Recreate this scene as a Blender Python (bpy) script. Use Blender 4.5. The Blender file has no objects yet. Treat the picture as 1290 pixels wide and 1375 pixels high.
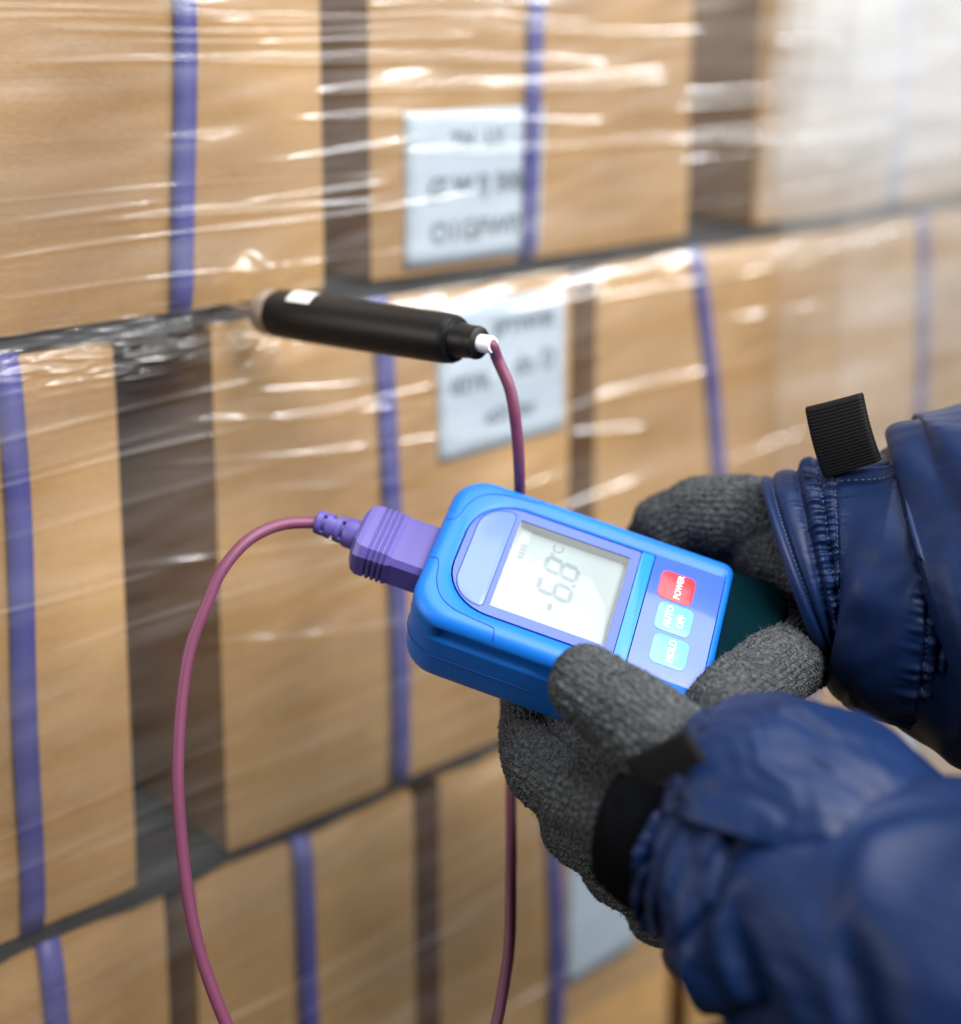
import bpy, bmesh, math, random
import numpy as np
from mathutils import Vector, Matrix

# ------------------------------------------------------------------ camera, world, lamps
SC = bpy.context.scene
C = SC.collection
W, H, F = 1290.0, 1375.0, 2000.0            # frame and focal length in photo pixels
PITCH = math.radians(10)
HORIZON = 18.0
PY0 = HORIZON + F * math.tan(PITCH)         # principal point
CAM = np.array([0.0, 0.0, 1.45])
RIGHT = np.array([1.0, 0, 0])
UP = np.array([0, math.sin(PITCH), math.cos(PITCH)])
FWD = np.array([0, math.cos(PITCH), -math.sin(PITCH)])

cam = bpy.data.cameras.new('camera')
cam.sensor_fit = 'HORIZONTAL'
cam.sensor_width = 36
cam.lens = 36 * F / W
cam.shift_y = -(H / 2 - PY0) / W
cam.clip_start = 0.02
cam.clip_end = 50
cam.dof.use_dof = True
cam.dof.focus_distance = 0.584
cam.dof.aperture_fstop = 3.05
camo = bpy.data.objects.new('camera', cam)
camo.location = CAM
camo.rotation_euler = (math.pi / 2 - PITCH, 0, 0)
C.objects.link(camo)
SC.camera = camo

world = bpy.data.worlds.new('World')
SC.world = world
world.use_nodes = True
world.node_tree.nodes['Background'].inputs[0].default_value = (0.80, 0.90, 1.0, 1)
world.node_tree.nodes['Background'].inputs[1].default_value = 0.035

def area(name, loc, target, sx, sy, power, color):
    l = bpy.data.lights.new(name, 'AREA')
    l.shape = 'RECTANGLE'
    l.size, l.size_y, l.energy, l.color = sx, sy, power, color
    o = bpy.data.objects.new(name, l)
    o.location = loc
    d = Vector(target) - Vector(loc)
    o.rotation_euler = d.to_track_quat('-Z', 'Y').to_euler()
    C.objects.link(o)
    return o

area('ceiling_panel', (0.25, 0.55, 3.1), (0.15, 0.6, 1.2), 1.5, 1.5, 36, (0.93, 0.97, 1.0))
area('aisle_lamp', (1.15, -0.75, 3.05), (0.05, 0.7, 1.2), 1.6, 1.2, 122, (1.0, 0.95, 0.88))
area('left_fill_light', (-1.6, 0.0, 1.75), (0.05, 0.8, 1.2), 0.8, 0.8, 14, (1.0, 0.93, 0.84))  # added fill from the left for the box ends, no lamp known there
area('strip_lamp', (2.1, 0.62, 2.05), (0.0, 0.75, 1.25), 1.4, 0.18, 44, (0.95, 0.98, 1.0))

SC.view_settings.view_transform = 'Standard'
SC.view_settings.look = 'None'
SC.view_settings.exposure = 0.0
SC.view_settings.gamma = 1.0
SC.view_settings.use_curve_mapping = False
SC.cycles.use_denoising = True
SC.cycles.transparent_max_bounces = 24
SC.cycles.max_bounces = 10
SC.cycles.caustics_reflective = False
SC.cycles.caustics_refractive = False
SC.cycles.sample_clamp_indirect = 6

rng = np.random.default_rng(7)
random.seed(7)

# ------------------------------------------------------------------ helpers
def at(px, py, d):
    """a point of the place: d metres along the viewing axis, seen at that photo pixel"""
    return CAM + d * (FWD + (px - W / 2) / F * RIGHT + (PY0 - py) / F * UP)

def nrm(v):
    v = np.asarray(v, float)
    return v / np.linalg.norm(v)

def empty(name, loc, label=None, cat=None, group=None, kind=None):
    o = bpy.data.objects.new(name, None)
    o.location = loc
    o.empty_display_size = 0.02
    C.objects.link(o)
    tag(o, label, cat, group, kind)
    return o

def tag(o, label=None, cat=None, group=None, kind=None):
    for k, v in (('label', label), ('category', cat), ('group', group), ('kind', kind)):
        if v:
            o[k] = v
    return o

def root_loc(o):
    while o is not None and o.parent is not None:
        o = o.parent
    return np.array(o.location) if o is not None else np.zeros(3)

def obj(name, verts, faces, mat, parent=None, smooth=True, origin=None):
    """one mesh object from world-space vertices"""
    verts = np.asarray(verts, float)
    off = root_loc(parent) if parent is not None else (np.asarray(origin, float) if origin is not None else verts.mean(0))
    me = bpy.data.meshes.new(name)
    me.from_pydata((verts - off).tolist(), [], [list(map(int, f)) for f in faces])
    me.validate()
    bm = bmesh.new()
    bm.from_mesh(me)
    bmesh.ops.recalc_face_normals(bm, faces=bm.faces)
    bm.to_mesh(me)
    bm.free()
    me.materials.append(mat)
    if smooth:
        me.polygons.foreach_set('use_smooth', np.ones(len(me.polygons), bool))
    o = bpy.data.objects.new(name, me)
    C.objects.link(o)
    if parent is not None:
        o.parent = parent
    else:
        o.location = off
    return o

def sharp(o, angle=35):
    me = o.data
    bm = bmesh.new()
    bm.from_mesh(me)
    a = math.radians(angle)
    for e in bm.edges:
        if len(e.link_faces) == 2 and e.calc_face_angle(0) > a:
            e.smooth = False
    bm.to_mesh(me)
    bm.free()
    return o

def grid_faces(n, m, wrap_m=True, off=0):
    f = []
    for i in range(n - 1):
        for j in range(m if wrap_m else m - 1):
            k = (j + 1) % m
            f.append((off + i * m + j, off + i * m + k, off + (i + 1) * m + k, off + (i + 1) * m + j))
    return f

def frames(path, ref):
    path = np.asarray(path, float)
    t = np.gradient(path, axis=0)
    t /= np.linalg.norm(t, axis=1)[:, None]
    a = np.asarray(ref, float)[None] - (t @ np.asarray(ref, float))[:, None] * t
    a /= np.linalg.norm(a, axis=1)[:, None]
    b = np.cross(t, a)
    return t, a, b

def catmull(pts, n):
    pts = np.asarray(pts, float)
    P = np.vstack([2 * pts[0] - pts[1], pts, 2 * pts[-1] - pts[-2]])
    out = []
    segs = len(pts) - 1
    for k in range(n):
        u = k / (n - 1) * segs
        i = min(int(u), segs - 1)
        f = u - i
        p0, p1, p2, p3 = P[i:i + 4]
        out.append(0.5 * ((2 * p1) + (p2 - p0) * f + (2 * p0 - 5 * p1 + 4 * p2 - p3) * f ** 2 + (3 * p1 - p0 - 3 * p2 + p3) * f ** 3))
    return np.array(out)

def tube(path, radii, seg=16, ref=(0, 0.3, 1), caps=True):
    path = np.asarray(path, float)
    n = len(path)
    r = np.broadcast_to(np.asarray(radii, float), (n,))
    t, a, b = frames(path, ref)
    th = np.linspace(0, 2 * np.pi, seg, endpoint=False)
    V = path[:, None] + r[:, None, None] * (np.cos(th)[None, :, None] * a[:, None] + np.sin(th)[None, :, None] * b[:, None])
    V = V.reshape(-1, 3)
    Fc = grid_faces(n, seg)
    if caps:
        Fc.append(tuple(range(seg))[::-1])
        Fc.append(tuple((n - 1) * seg + i for i in range(seg)))
    return V, Fc

class MB:
    """collects several shapes into one mesh"""
    def __init__(s):
        s.v, s.f, s.n = [], [], 0
    def add(s, V, Fc):
        V = np.asarray(V, float)
        s.v.append(V)
        s.f += [tuple(i + s.n for i in f) for f in Fc]
        s.n += len(V)
    def build(s, name, mat, parent=None, smooth=True):
        return obj(name, np.vstack(s.v), s.f, mat, parent, smooth)

def snoise(p, seed=0, octaves=4, lac=2.0):
    """smooth pseudo-noise from rotated sines, p is (...,k)"""
    r = np.random.default_rng(seed)
    out = np.zeros(p.shape[:-1])
    amp, fr = 1.0, 1.0
    for o in range(octaves):
        for k in range(3):
            d = r.normal(size=p.shape[-1])
            d /= np.linalg.norm(d)
            out += amp / 3 * np.sin(fr * 2 * np.pi * (p @ d) + r.uniform(0, 6.28) + 1.3 * np.sin(fr * 2.1 * (p @ np.roll(d, 1)) + r.uniform(0, 6)))
        amp *= 0.5
        fr *= lac
    return out

# ------------------------------------------------------------------ materials
def mat(name):
    m = bpy.data.materials.new(name)
    m.use_nodes = True
    nt = m.node_tree
    return m, nt, nt.nodes['Principled BSDF']

def N(nt, t, **kw):
    n = nt.nodes.new(t)
    for k, v in kw.items():
        if k.startswith('i_'):
            n.inputs[k[2:].replace('_', ' ')].default_value = v
        else:
            setattr(n, k, v)
    return n

def plain(name, col, rough=0.5, metal=0.0, spec=0.5, coat=0.0, bump=0.0, bscale=900.0, var=0.0, vscale=40.0, sheen=0.0):
    m, nt, b = mat(name)
    b.inputs['Base Color'].default_value = (*col, 1)
    b.inputs['Roughness'].default_value = rough
    b.inputs['Metallic'].default_value = metal
    b.inputs['Specular IOR Level'].default_value = spec
    b.inputs['Coat Weight'].default_value = coat
    b.inputs['Coat Roughness'].default_value = 0.06
    if sheen:
        b.inputs['Sheen Weight'].default_value = sheen
        b.inputs['Sheen Roughness'].default_value = 0.4
    tc = N(nt, 'ShaderNodeTexCoord')
    if bump:
        no = N(nt, 'ShaderNodeTexNoise', i_Scale=bscale, i_Detail=3.0)
        bp = N(nt, 'ShaderNodeBump', i_Strength=bump, i_Distance=0.0006)
        nt.links.new(tc.outputs['Object'], no.inputs['Vector'])
        nt.links.new(no.outputs['Fac'], bp.inputs['Height'])
        nt.links.new(bp.outputs['Normal'], b.inputs['Normal'])
    if var:
        no = N(nt, 'ShaderNodeTexNoise', i_Scale=vscale, i_Detail=4.0)
        mr = N(nt, 'ShaderNodeMapRange')
        mr.inputs['From Min'].default_value, mr.inputs['From Max'].default_value = 0.3, 0.7
        mr.inputs['To Min'].default_value, mr.inputs['To Max'].default_value = 1 - var, 1 + var
        mx = N(nt, 'ShaderNodeMix', data_type='RGBA', blend_type='MULTIPLY')
        mx.inputs['Factor'].default_value = 1
        mx.inputs['A'].default_value = (*col, 1)
        nt.links.new(tc.outputs['Object'], no.inputs['Vector'])
        nt.links.new(no.outputs['Fac'], mr.inputs['Value'])
        nt.links.new(mr.outputs['Result'], mx.inputs['B'])
        nt.links.new(mx.outputs['Result'], b.inputs['Base Color'])
    return m

def cardboard_mat():
    m, nt, b = mat('cardboard')
    b.inputs['Roughness'].default_value = 0.75
    b.inputs['Specular IOR Level'].default_value = 0.25
    tc = N(nt, 'ShaderNodeTexCoord')
    oi = N(nt, 'ShaderNodeObjectInfo')
    ad = N(nt, 'ShaderNodeVectorMath', operation='ADD')
    nt.links.new(tc.outputs['Object'], ad.inputs[0])
    nt.links.new(oi.outputs['Location'], ad.inputs[1])
    mp = N(nt, 'ShaderNodeMapping')
    mp.inputs['Scale'].default_value = (6, 6, 420)
    n1 = N(nt, 'ShaderNodeTexNoise', i_Scale=1.0, i_Detail=5.0, i_Roughness=0.6)
    mp2 = N(nt, 'ShaderNodeMapping')
    mp2.inputs['Scale'].default_value = (300, 300, 1400)
    n2 = N(nt, 'ShaderNodeTexNoise', i_Scale=1.0, i_Detail=2.0)
    n3 = N(nt, 'ShaderNodeTexNoise', i_Scale=9.0, i_Detail=4.0)
    for mpp, nn in ((mp, n1), (mp2, n2)):
        nt.links.new(ad.outputs[0], mpp.inputs['Vector'])
        nt.links.new(mpp.outputs['Vector'], nn.inputs['Vector'])
    nt.links.new(ad.outputs[0], n3.inputs['Vector'])
    a1 = N(nt, 'ShaderNodeMath', operation='MULTIPLY_ADD')
    a1.inputs[1].default_value = 0.24
    nt.links.new(n1.outputs['Fac'], a1.inputs[0])
    a2 = N(nt, 'ShaderNodeMath', operation='MULTIPLY_ADD')
    a2.inputs[1].default_value = 0.35
    nt.links.new(n2.outputs['Fac'], a2.inputs[0])
    nt.links.new(n3.outputs['Fac'], a2.inputs[2])
    nt.links.new(a2.outputs[0], a1.inputs[2])
    cr = N(nt, 'ShaderNodeValToRGB')
    e = cr.color_ramp.elements
    e[0].position, e[0].color = 0.60, (0.29, 0.160, 0.056, 1)
    e[1].position, e[1].color = 1.25, (0.51, 0.310, 0.132, 1)
    e[1].position = 1.0
    dv = N(nt, 'ShaderNodeMath', operation='MULTIPLY')
    dv.inputs[1].default_value = 0.98
    nt.links.new(a1.outputs[0], dv.inputs[0])
    nt.links.new(dv.outputs[0], cr.inputs['Fac'])
    tv = N(nt, 'ShaderNodeMapRange')
    tv.inputs['To Min'].default_value, tv.inputs['To Max'].default_value = 0.90, 1.07
    nt.links.new(oi.outputs['Random'], tv.inputs['Value'])
    tm = N(nt, 'ShaderNodeMix', data_type='RGBA', blend_type='MULTIPLY')
    tm.inputs['Factor'].default_value = 1
    nt.links.new(cr.outputs['Color'], tm.inputs['A'])
    nt.links.new(tv.outputs['Result'], tm.inputs['B'])
    nt.links.new(tm.outputs['Result'], b.inputs['Base Color'])
    bp = N(nt, 'ShaderNodeBump', i_Strength=0.25, i_Distance=0.0006)
    nt.links.new(n1.outputs['Fac'], bp.inputs['Height'])
    nt.links.new(bp.outputs['Normal'], b.inputs['Normal'])
    return m

def film_mat(name='stretch_film', lo=0.012, hi=0.07, cap=0.20, clear=0.97):
    m, nt, b = mat(name)
    nt.nodes.remove(b)
    out = nt.nodes['Material Output']
    tr = N(nt, 'ShaderNodeBsdfTransparent')
    tr.inputs['Color'].default_value = (clear, clear, clear, 1)
    gl = N(nt, 'ShaderNodeBsdfGlossy')
    gl.inputs['Color'].default_value = (1, 1, 1, 1)
    gl.inputs['Roughness'].default_value = 0.16
    df = N(nt, 'ShaderNodeBsdfDiffuse')
    df.inputs['Color'].default_value = (0.90, 0.93, 0.97, 1)
    lw = N(nt, 'ShaderNodeFresnel')
    lw.inputs['IOR'].default_value = 1.5
    tc = N(nt, 'ShaderNodeTexCoord')
    no = N(nt, 'ShaderNodeTexNoise', i_Scale=7.0, i_Detail=3.0)
    mp = N(nt, 'ShaderNodeMapping')
    mp.inputs['Scale'].default_value = (1, 1, 7)
    nt.links.new(tc.outputs['Object'], mp.inputs['Vector'])
    nt.links.new(mp.outputs['Vector'], no.inputs['Vector'])
    mr = N(nt, 'ShaderNodeMapRange')
    mr.inputs['From Min'].default_value, mr.inputs['From Max'].default_value = 0.35, 0.75
    mr.inputs['To Min'].default_value, mr.inputs['To Max'].default_value = lo, hi
    nt.links.new(no.outputs['Fac'], mr.inputs['Value'])
    m1 = N(nt, 'ShaderNodeMixShader')
    nt.links.new(mr.outputs['Result'], m1.inputs['Fac'])
    nt.links.new(tr.outputs[0], m1.inputs[1])
    nt.links.new(df.outputs[0], m1.inputs[2])
    fm = N(nt, 'ShaderNodeMath', operation='MULTIPLY')
    fm.operation = 'MINIMUM'
    fm.inputs[1].default_value = cap
    nt.links.new(lw.outputs[0], fm.inputs[0])
    m2 = N(nt, 'ShaderNodeMixShader')
    nt.links.new(fm.outputs[0], m2.inputs['Fac'])
    nt.links.new(m1.outputs[0], m2.inputs[1])
    nt.links.new(gl.outputs[0], m2.inputs[2])
    g2 = N(nt, 'ShaderNodeBsdfGlossy')
    g2.inputs['Roughness'].default_value = 0.5
    m3 = N(nt, 'ShaderNodeMixShader')
    m3.inputs['Fac'].default_value = 0.035
    nt.links.new(m2.outputs[0], m3.inputs[1])
    nt.links.new(g2.outputs[0], m3.inputs[2])
    nt.links.new(m3.outputs[0], out.inputs['Surface'])
    return m

def knit_mat():
    m, nt, b = mat('grey_wool_knit')
    b.inputs['Roughness'].default_value = 0.95
    b.inputs['Specular IOR Level'].default_value = 0.1
    b.inputs['Sheen Weight'].default_value = 0.08
    b.inputs['Sheen Roughness'].default_value = 0.5
    au = N(nt, 'ShaderNodeAttribute', attribute_name='knit_u')
    av = N(nt, 'ShaderNodeAttribute', attribute_name='knit_v')
    tc = N(nt, 'ShaderNodeTexCoord')
    wob = N(nt, 'ShaderNodeTexNoise', i_Scale=170.0, i_Detail=2.0)
    nt.links.new(tc.outputs['Object'], wob.inputs['Vector'])
    def M(op, a, bb=None, c=None):
        n = N(nt, 'ShaderNodeMath', operation=op)
        for k, s in enumerate((a, bb, c)):
            if s is None:
                continue
            if isinstance(s, (int, float)):
                n.inputs[k].default_value = s
            else:
                nt.links.new(s, n.inputs[k])
        return n.outputs[0]
    u = M('MULTIPLY_ADD', wob.outputs['Fac'], 0.55, au.outputs['Fac'])
    x = M('SUBTRACT', M('FRACT', u), 0.5)
    ax = M('ABSOLUTE', x)
    rib = M('SUBTRACT', 1.0, M('MULTIPLY', M('MULTIPLY', ax, ax), 4.0))
    v = M('ADD', M('MULTIPLY_ADD', wob.outputs['Fac'], 0.9, av.outputs['Fac']), M('MULTIPLY', ax, 1.5))
    loop = M('MULTIPLY_ADD', M('SINE', M('MULTIPLY', v, 6.2832)), 0.5, 0.5)
    h0 = M('MULTIPLY', M('POWER', M('MAXIMUM', rib, 0.0), 0.7), M('MULTIPLY_ADD', loop, 0.55, 0.45))
    fz = N(nt, 'ShaderNodeTexNoise', i_Scale=1500.0, i_Detail=4.0, i_Roughness=0.7)
    nt.links.new(tc.outputs['Object'], fz.inputs['Vector'])
    h = M('MULTIPLY_ADD', fz.outputs['Fac'], 0.35, h0)
    bp = N(nt, 'ShaderNodeBump', i_Strength=1.0, i_Distance=0.0018)
    nt.links.new(h, bp.inputs['Height'])
    nt.links.new(bp.outputs['Normal'], b.inputs['Normal'])
    # heather yarn: light and dark fibres spun together
    n2 = N(nt, 'ShaderNodeTexNoise', i_Scale=420.0, i_Detail=5.0, i_Roughness=0.75)
    mp = N(nt, 'ShaderNodeMapping')
    cmb = N(nt, 'ShaderNodeCombineXYZ')
    nt.links.new(au.outputs['Fac'], cmb.inputs[0])
    nt.links.new(av.outputs['Fac'], cmb.inputs[1])
    n2.inputs['Scale'].default_value = 1.1
    nt.links.new(cmb.outputs[0], n2.inputs['Vector'])
    mixf = M('MULTIPLY_ADD', fz.outputs['Fac'], 0.3, M('MULTIPLY', n2.outputs['Fac'], 0.8))
    cr = N(nt, 'ShaderNodeValToRGB')
    e = cr.color_ramp.elements
    e[0].position, e[0].color = 0.44, (0.009, 0.011, 0.014, 1)
    e[1].position, e[1].color = 0.68, (0.155, 0.175, 0.198, 1)
    nt.links.new(mixf, cr.inputs['Fac'])
    nt.links.new(cr.outputs['Color'], b.inputs['Base Color'])
    return m

def fabric_mat(name, col, rough=0.5, weave=2600.0, spec=0.27, bump=0.14):
    m, nt, b = mat(name)
    b.inputs['Roughness'].default_value = rough
    b.inputs['Specular IOR Level'].default_value = spec
    b.inputs['Sheen Weight'].default_value = 0.02
    b.inputs['Sheen Roughness'].default_value = 0.35
    tc = N(nt, 'ShaderNodeTexCoord')
    w = N(nt, 'ShaderNodeTexWave', wave_type='BANDS', bands_direction='DIAGONAL')
    w.inputs['Scale'].default_value = weave / 2.0
    w.inputs['Distortion'].default_value = 1.0
    no = N(nt, 'ShaderNodeTexNoise', i_Scale=38.0, i_Detail=6.0, i_Roughness=0.6)
    nt.links.new(tc.outputs['Object'], w.inputs['Vector'])
    nt.links.new(tc.outputs['Object'], no.inputs['Vector'])
    ma = N(nt, 'ShaderNodeMath', operation='MULTIPLY_ADD')
    ma.inputs[1].default_value = 0.01
    nt.links.new(w.outputs['Fac'], ma.inputs[0])
    rg = N(nt, 'ShaderNodeTexNoise', noise_type='RIDGED_MULTIFRACTAL', i_Scale=17.0, i_Detail=5.0, i_Roughness=0.55)
    rg.inputs['Distortion'].default_value = 0.8
    nt.links.new(tc.outputs['Object'], rg.inputs['Vector'])
    mm2 = N(nt, 'ShaderNodeMath', operation='MULTIPLY_ADD')
    mm2.inputs[1].default_value = 0.22
    nt.links.new(rg.outputs['Fac'], mm2.inputs[0])
    nt.links.new(no.outputs['Fac'], mm2.inputs[2])
    nt.links.new(mm2.outputs[0], ma.inputs[2])
    bp = N(nt, 'ShaderNodeBump', i_Strength=bump, i_Distance=0.003)
    nt.links.new(ma.outputs[0], bp.inputs['Height'])
    nt.links.new(bp.outputs['Normal'], b.inputs['Normal'])
    mr = N(nt, 'ShaderNodeMapRange')
    mr.inputs['From Min'].default_value, mr.inputs['From Max'].default_value = 0.3, 0.7
    mr.inputs['To Min'].default_value, mr.inputs['To Max'].default_value = 0.85, 1.15
    nt.links.new(no.outputs['Fac'], mr.inputs['Value'])
    mx = N(nt, 'ShaderNodeMix', data_type='RGBA', blend_type='MULTIPLY')
    mx.inputs['Factor'].default_value = 1
    mx.inputs['A'].default_value = (*col, 1)
    nt.links.new(mr.outputs['Result'], mx.inputs['B'])
    nt.links.new(mx.outputs['Result'], b.inputs['Base Color'])
    return m

M_CARD = cardboard_mat()
M_FILM = film_mat()
M_FILM2 = film_mat('glare_film', 0.09, 0.18, 0.04, 0.995)  # whitish colour paints the glare on the far film
M_FILM3 = film_mat('glare_haze_film', 0.03, 0.09, 0.04, 0.995)  # fainter painted haze for the far end of the film
M_KNIT = knit_mat()
M_STRAP = plain('violet_strap', (0.060, 0.058, 0.25), 0.45, var=0.08)
M_PAPER = plain('label_paper', (0.46, 0.55, 0.65), 0.6, var=0.03, vscale=60)
M_INK = plain('grey_print', (0.15, 0.19, 0.23), 0.7)
M_SEAM_SHADE = plain('seam_shade', (0.035, 0.034, 0.036), 0.8, var=0.2)  # dark colour stands in for shadow in the joints
M_NAVY = fabric_mat('navy_nylon', (0.0022, 0.0140, 0.064))
M_NAVY2 = fabric_mat('navy_nylon_trim', (0.0025, 0.0155, 0.070), rough=0.48)
M_CUFF_SHADE = plain('cuff_shade_black', (0.004, 0.0045, 0.006), 0.95, bump=0.5, spec=0.03)  # black here paints the deep shade inside the cuff
M_WEB = plain('black_webbing', (0.010, 0.0105, 0.012), 0.8, spec=0.15, bump=0.4, bscale=2500)
M_STITCH = plain('stitch_thread', (0.10, 0.16, 0.30), 0.7)
M_FUZZ = plain('wool_fibre', (0.085, 0.092, 0.10), 0.9)
M_BLUE = plain('blue_plastic', (0.005, 0.155, 0.66), 0.42, bump=0.16, bscale=3200, spec=0.45)
M_BAND = plain('light_blue_band', (0.02, 0.24, 0.72), 0.3)
M_LINE = plain('moulding_line', (0.004, 0.05, 0.27), 0.5)
M_TEAL = plain('dark_teal_plastic', (0.001, 0.012, 0.018), 0.9, spec=0.02)
M_BEZEL = plain('display_bezel', (0.06, 0.11, 0.48), 0.3, coat=0.1)
M_WIN = plain('grey_blue_window', (0.13, 0.21, 0.38), 0.3, coat=0.1)
M_LABEL = plain('keypad_label', (0.055, 0.130, 0.60), 0.28, coat=0.7)
M_LCD = plain('lcd_panel', (0.305, 0.362, 0.380), 0.6)
M_LCDW = plain('lcd_recess', (0.50, 0.52, 0.53), 0.6)
M_SEG = plain('lcd_segment', (0.190, 0.240, 0.268), 0.6)
M_RED = plain('red_key', (0.80, 0.035, 0.055), 0.35, coat=0.3)
M_CYAN = plain('cyan_key', (0.16, 0.50, 0.72), 0.35, coat=0.3)
M_WHITE = plain('white_print', (0.85, 0.87, 0.9), 0.5)
M_VIOLET = plain('violet_plastic', (0.092, 0.072, 0.31), 0.42, bump=0.05, bscale=1500)
M_CABLE = plain('mauve_cable', (0.150, 0.038, 0.090), 0.5)
M_BLACK = plain('black_rubber', (0.005, 0.005, 0.006), 0.45, spec=0.3, bump=0.08, bscale=1200)
M_METAL = plain('beige_metal', (0.50, 0.43, 0.38), 0.35, metal=0.7)
M_FERR = plain('white_ferrule', (0.80, 0.81, 0.83), 0.3)
M_GLASS, _nt, _b = mat('clear_window')
_b.inputs['Base Color'].default_value = (1, 1, 1, 1)
_nt.nodes.remove(_b)
_o = _nt.nodes['Material Output']
_tr = N(_nt, 'ShaderNodeBsdfTransparent')
_gl = N(_nt, 'ShaderNodeBsdfGlossy'); _gl.inputs['Roughness'].default_value = 0.10
_fr = N(_nt, 'ShaderNodeFresnel'); _fr.inputs['IOR'].default_value = 1.45
_mx = N(_nt, 'ShaderNodeMixShader')
_ge = N(_nt, 'ShaderNodeNewGeometry')
_su = N(_nt, 'ShaderNodeMath', operation='SUBTRACT'); _su.inputs[0].default_value = 1.0
_nt.links.new(_ge.outputs['Backfacing'], _su.inputs[1])
_mu = N(_nt, 'ShaderNodeMath', operation='MULTIPLY')
_nt.links.new(_fr.outputs[0], _mu.inputs[0]); _nt.links.new(_su.outputs[0], _mu.inputs[1])
_nt.links.new(_mu.outputs[0], _mx.inputs[0]); _nt.links.new(_tr.outputs[0], _mx.inputs[1]); _nt.links.new(_gl.outputs[0], _mx.inputs[2])
_nt.links.new(_mx.outputs[0], _o.inputs['Surface'])

# lettering ------------------------------------------------------------------
def text_shape(body, size, bold=0.0, spacing=1.0):
    """flat lettering, centred on 0, as verts (n,2) and faces"""
    cu = bpy.data.curves.new('lettering', 'FONT')
    cu.body = body
    cu.size = size
    cu.align_x, cu.align_y = 'CENTER', 'CENTER'
    cu.offset = bold
    cu.space_character = spacing
    cu.resolution_u = 3
    o = bpy.data.objects.new('lettering', cu)
    C.objects.link(o)
    dg = bpy.context.evaluated_depsgraph_get()
    me = o.evaluated_get(dg).to_mesh()
    V = np.array([v.co[:2] for v in me.vertices])
    Fc = [tuple(p.vertices) for p in me.polygons]
    o.evaluated_get(dg).to_mesh_clear()
    bpy.data.objects.remove(o)
    bpy.data.curves.remove(cu)
    return V, Fc

# ------------------------------------------------------------------ wall of boxes on a pallet
WT = nrm((0.534, 0.465, 0))                  # along the stack, away from the viewer
WN = np.array([WT[1], -WT[0], 0.0])          # out of the stack
W0 = CAM + np.array([-0.176, 0.645, 0.0])

def wall(s, z, o=0.0):
    """point of the stack's front: s along it, z above eye level, o out of it"""
    s, z, o = np.broadcast_arrays(np.asarray(s, float), np.asarray(z, float), np.asarray(o, float))
    return W0 + s[..., None] * WT + o[..., None] * WN + z[..., None] * np.array([0, 0, 1.0])

def on_wall(px, py):
    r = at(px, py, 1.0) - CAM
    k = ((W0 - CAM) @ WN) / (r @ WN)
    P = CAM + k * r
    return float((P - W0) @ WT), float(P[2] - CAM[2])

def rounded_box_mesh(s0, s1, z0, z1, dep, o, bulge, seed):
    """carton with softly rounded edges and slightly bulging front"""
    bm = bmesh.new()
    bmesh.ops.create_cube(bm, size=1)
    bmesh.ops.subdivide_edges(bm, edges=bm.edges[:], cuts=10, use_grid_fill=True)
    L, Hh = s1 - s0, z1 - z0
    V = np.array([v.co[:] for v in bm.verts])
    X = np.stack([V[:, 0] * L, V[:, 1] * dep, V[:, 2] * Hh], -1)
    half = np.array([L, dep, Hh]) / 2
    r = 0.0035
    # round the outer edges
    inner = half - r
    q = np.clip(X, -inner, inner)
    dlt = X - q
    n = np.linalg.norm(dlt, axis=1)
    on = (n > 1e-9)
    X[on] = q[on] + dlt[on] / n[on][:, None] * r
    front = V[:, 1] > 0.49
    w = (np.cos(V[:, 0] * np.pi) * np.cos(V[:, 2] * np.pi))
    X[front, 1] += (bulge * w + 0.0012 * snoise(V[:, [0, 2]] * 2.2, seed, 2) * w)[front]
    P = wall((s0 + s1) / 2 + X[:, 0], (z0 + z1) / 2 + X[:, 2], o - dep / 2 + X[:, 1])
    faces = [tuple(v.index for v in f.verts) for f in bm.faces]
    bm.free()
    return P, faces

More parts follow.
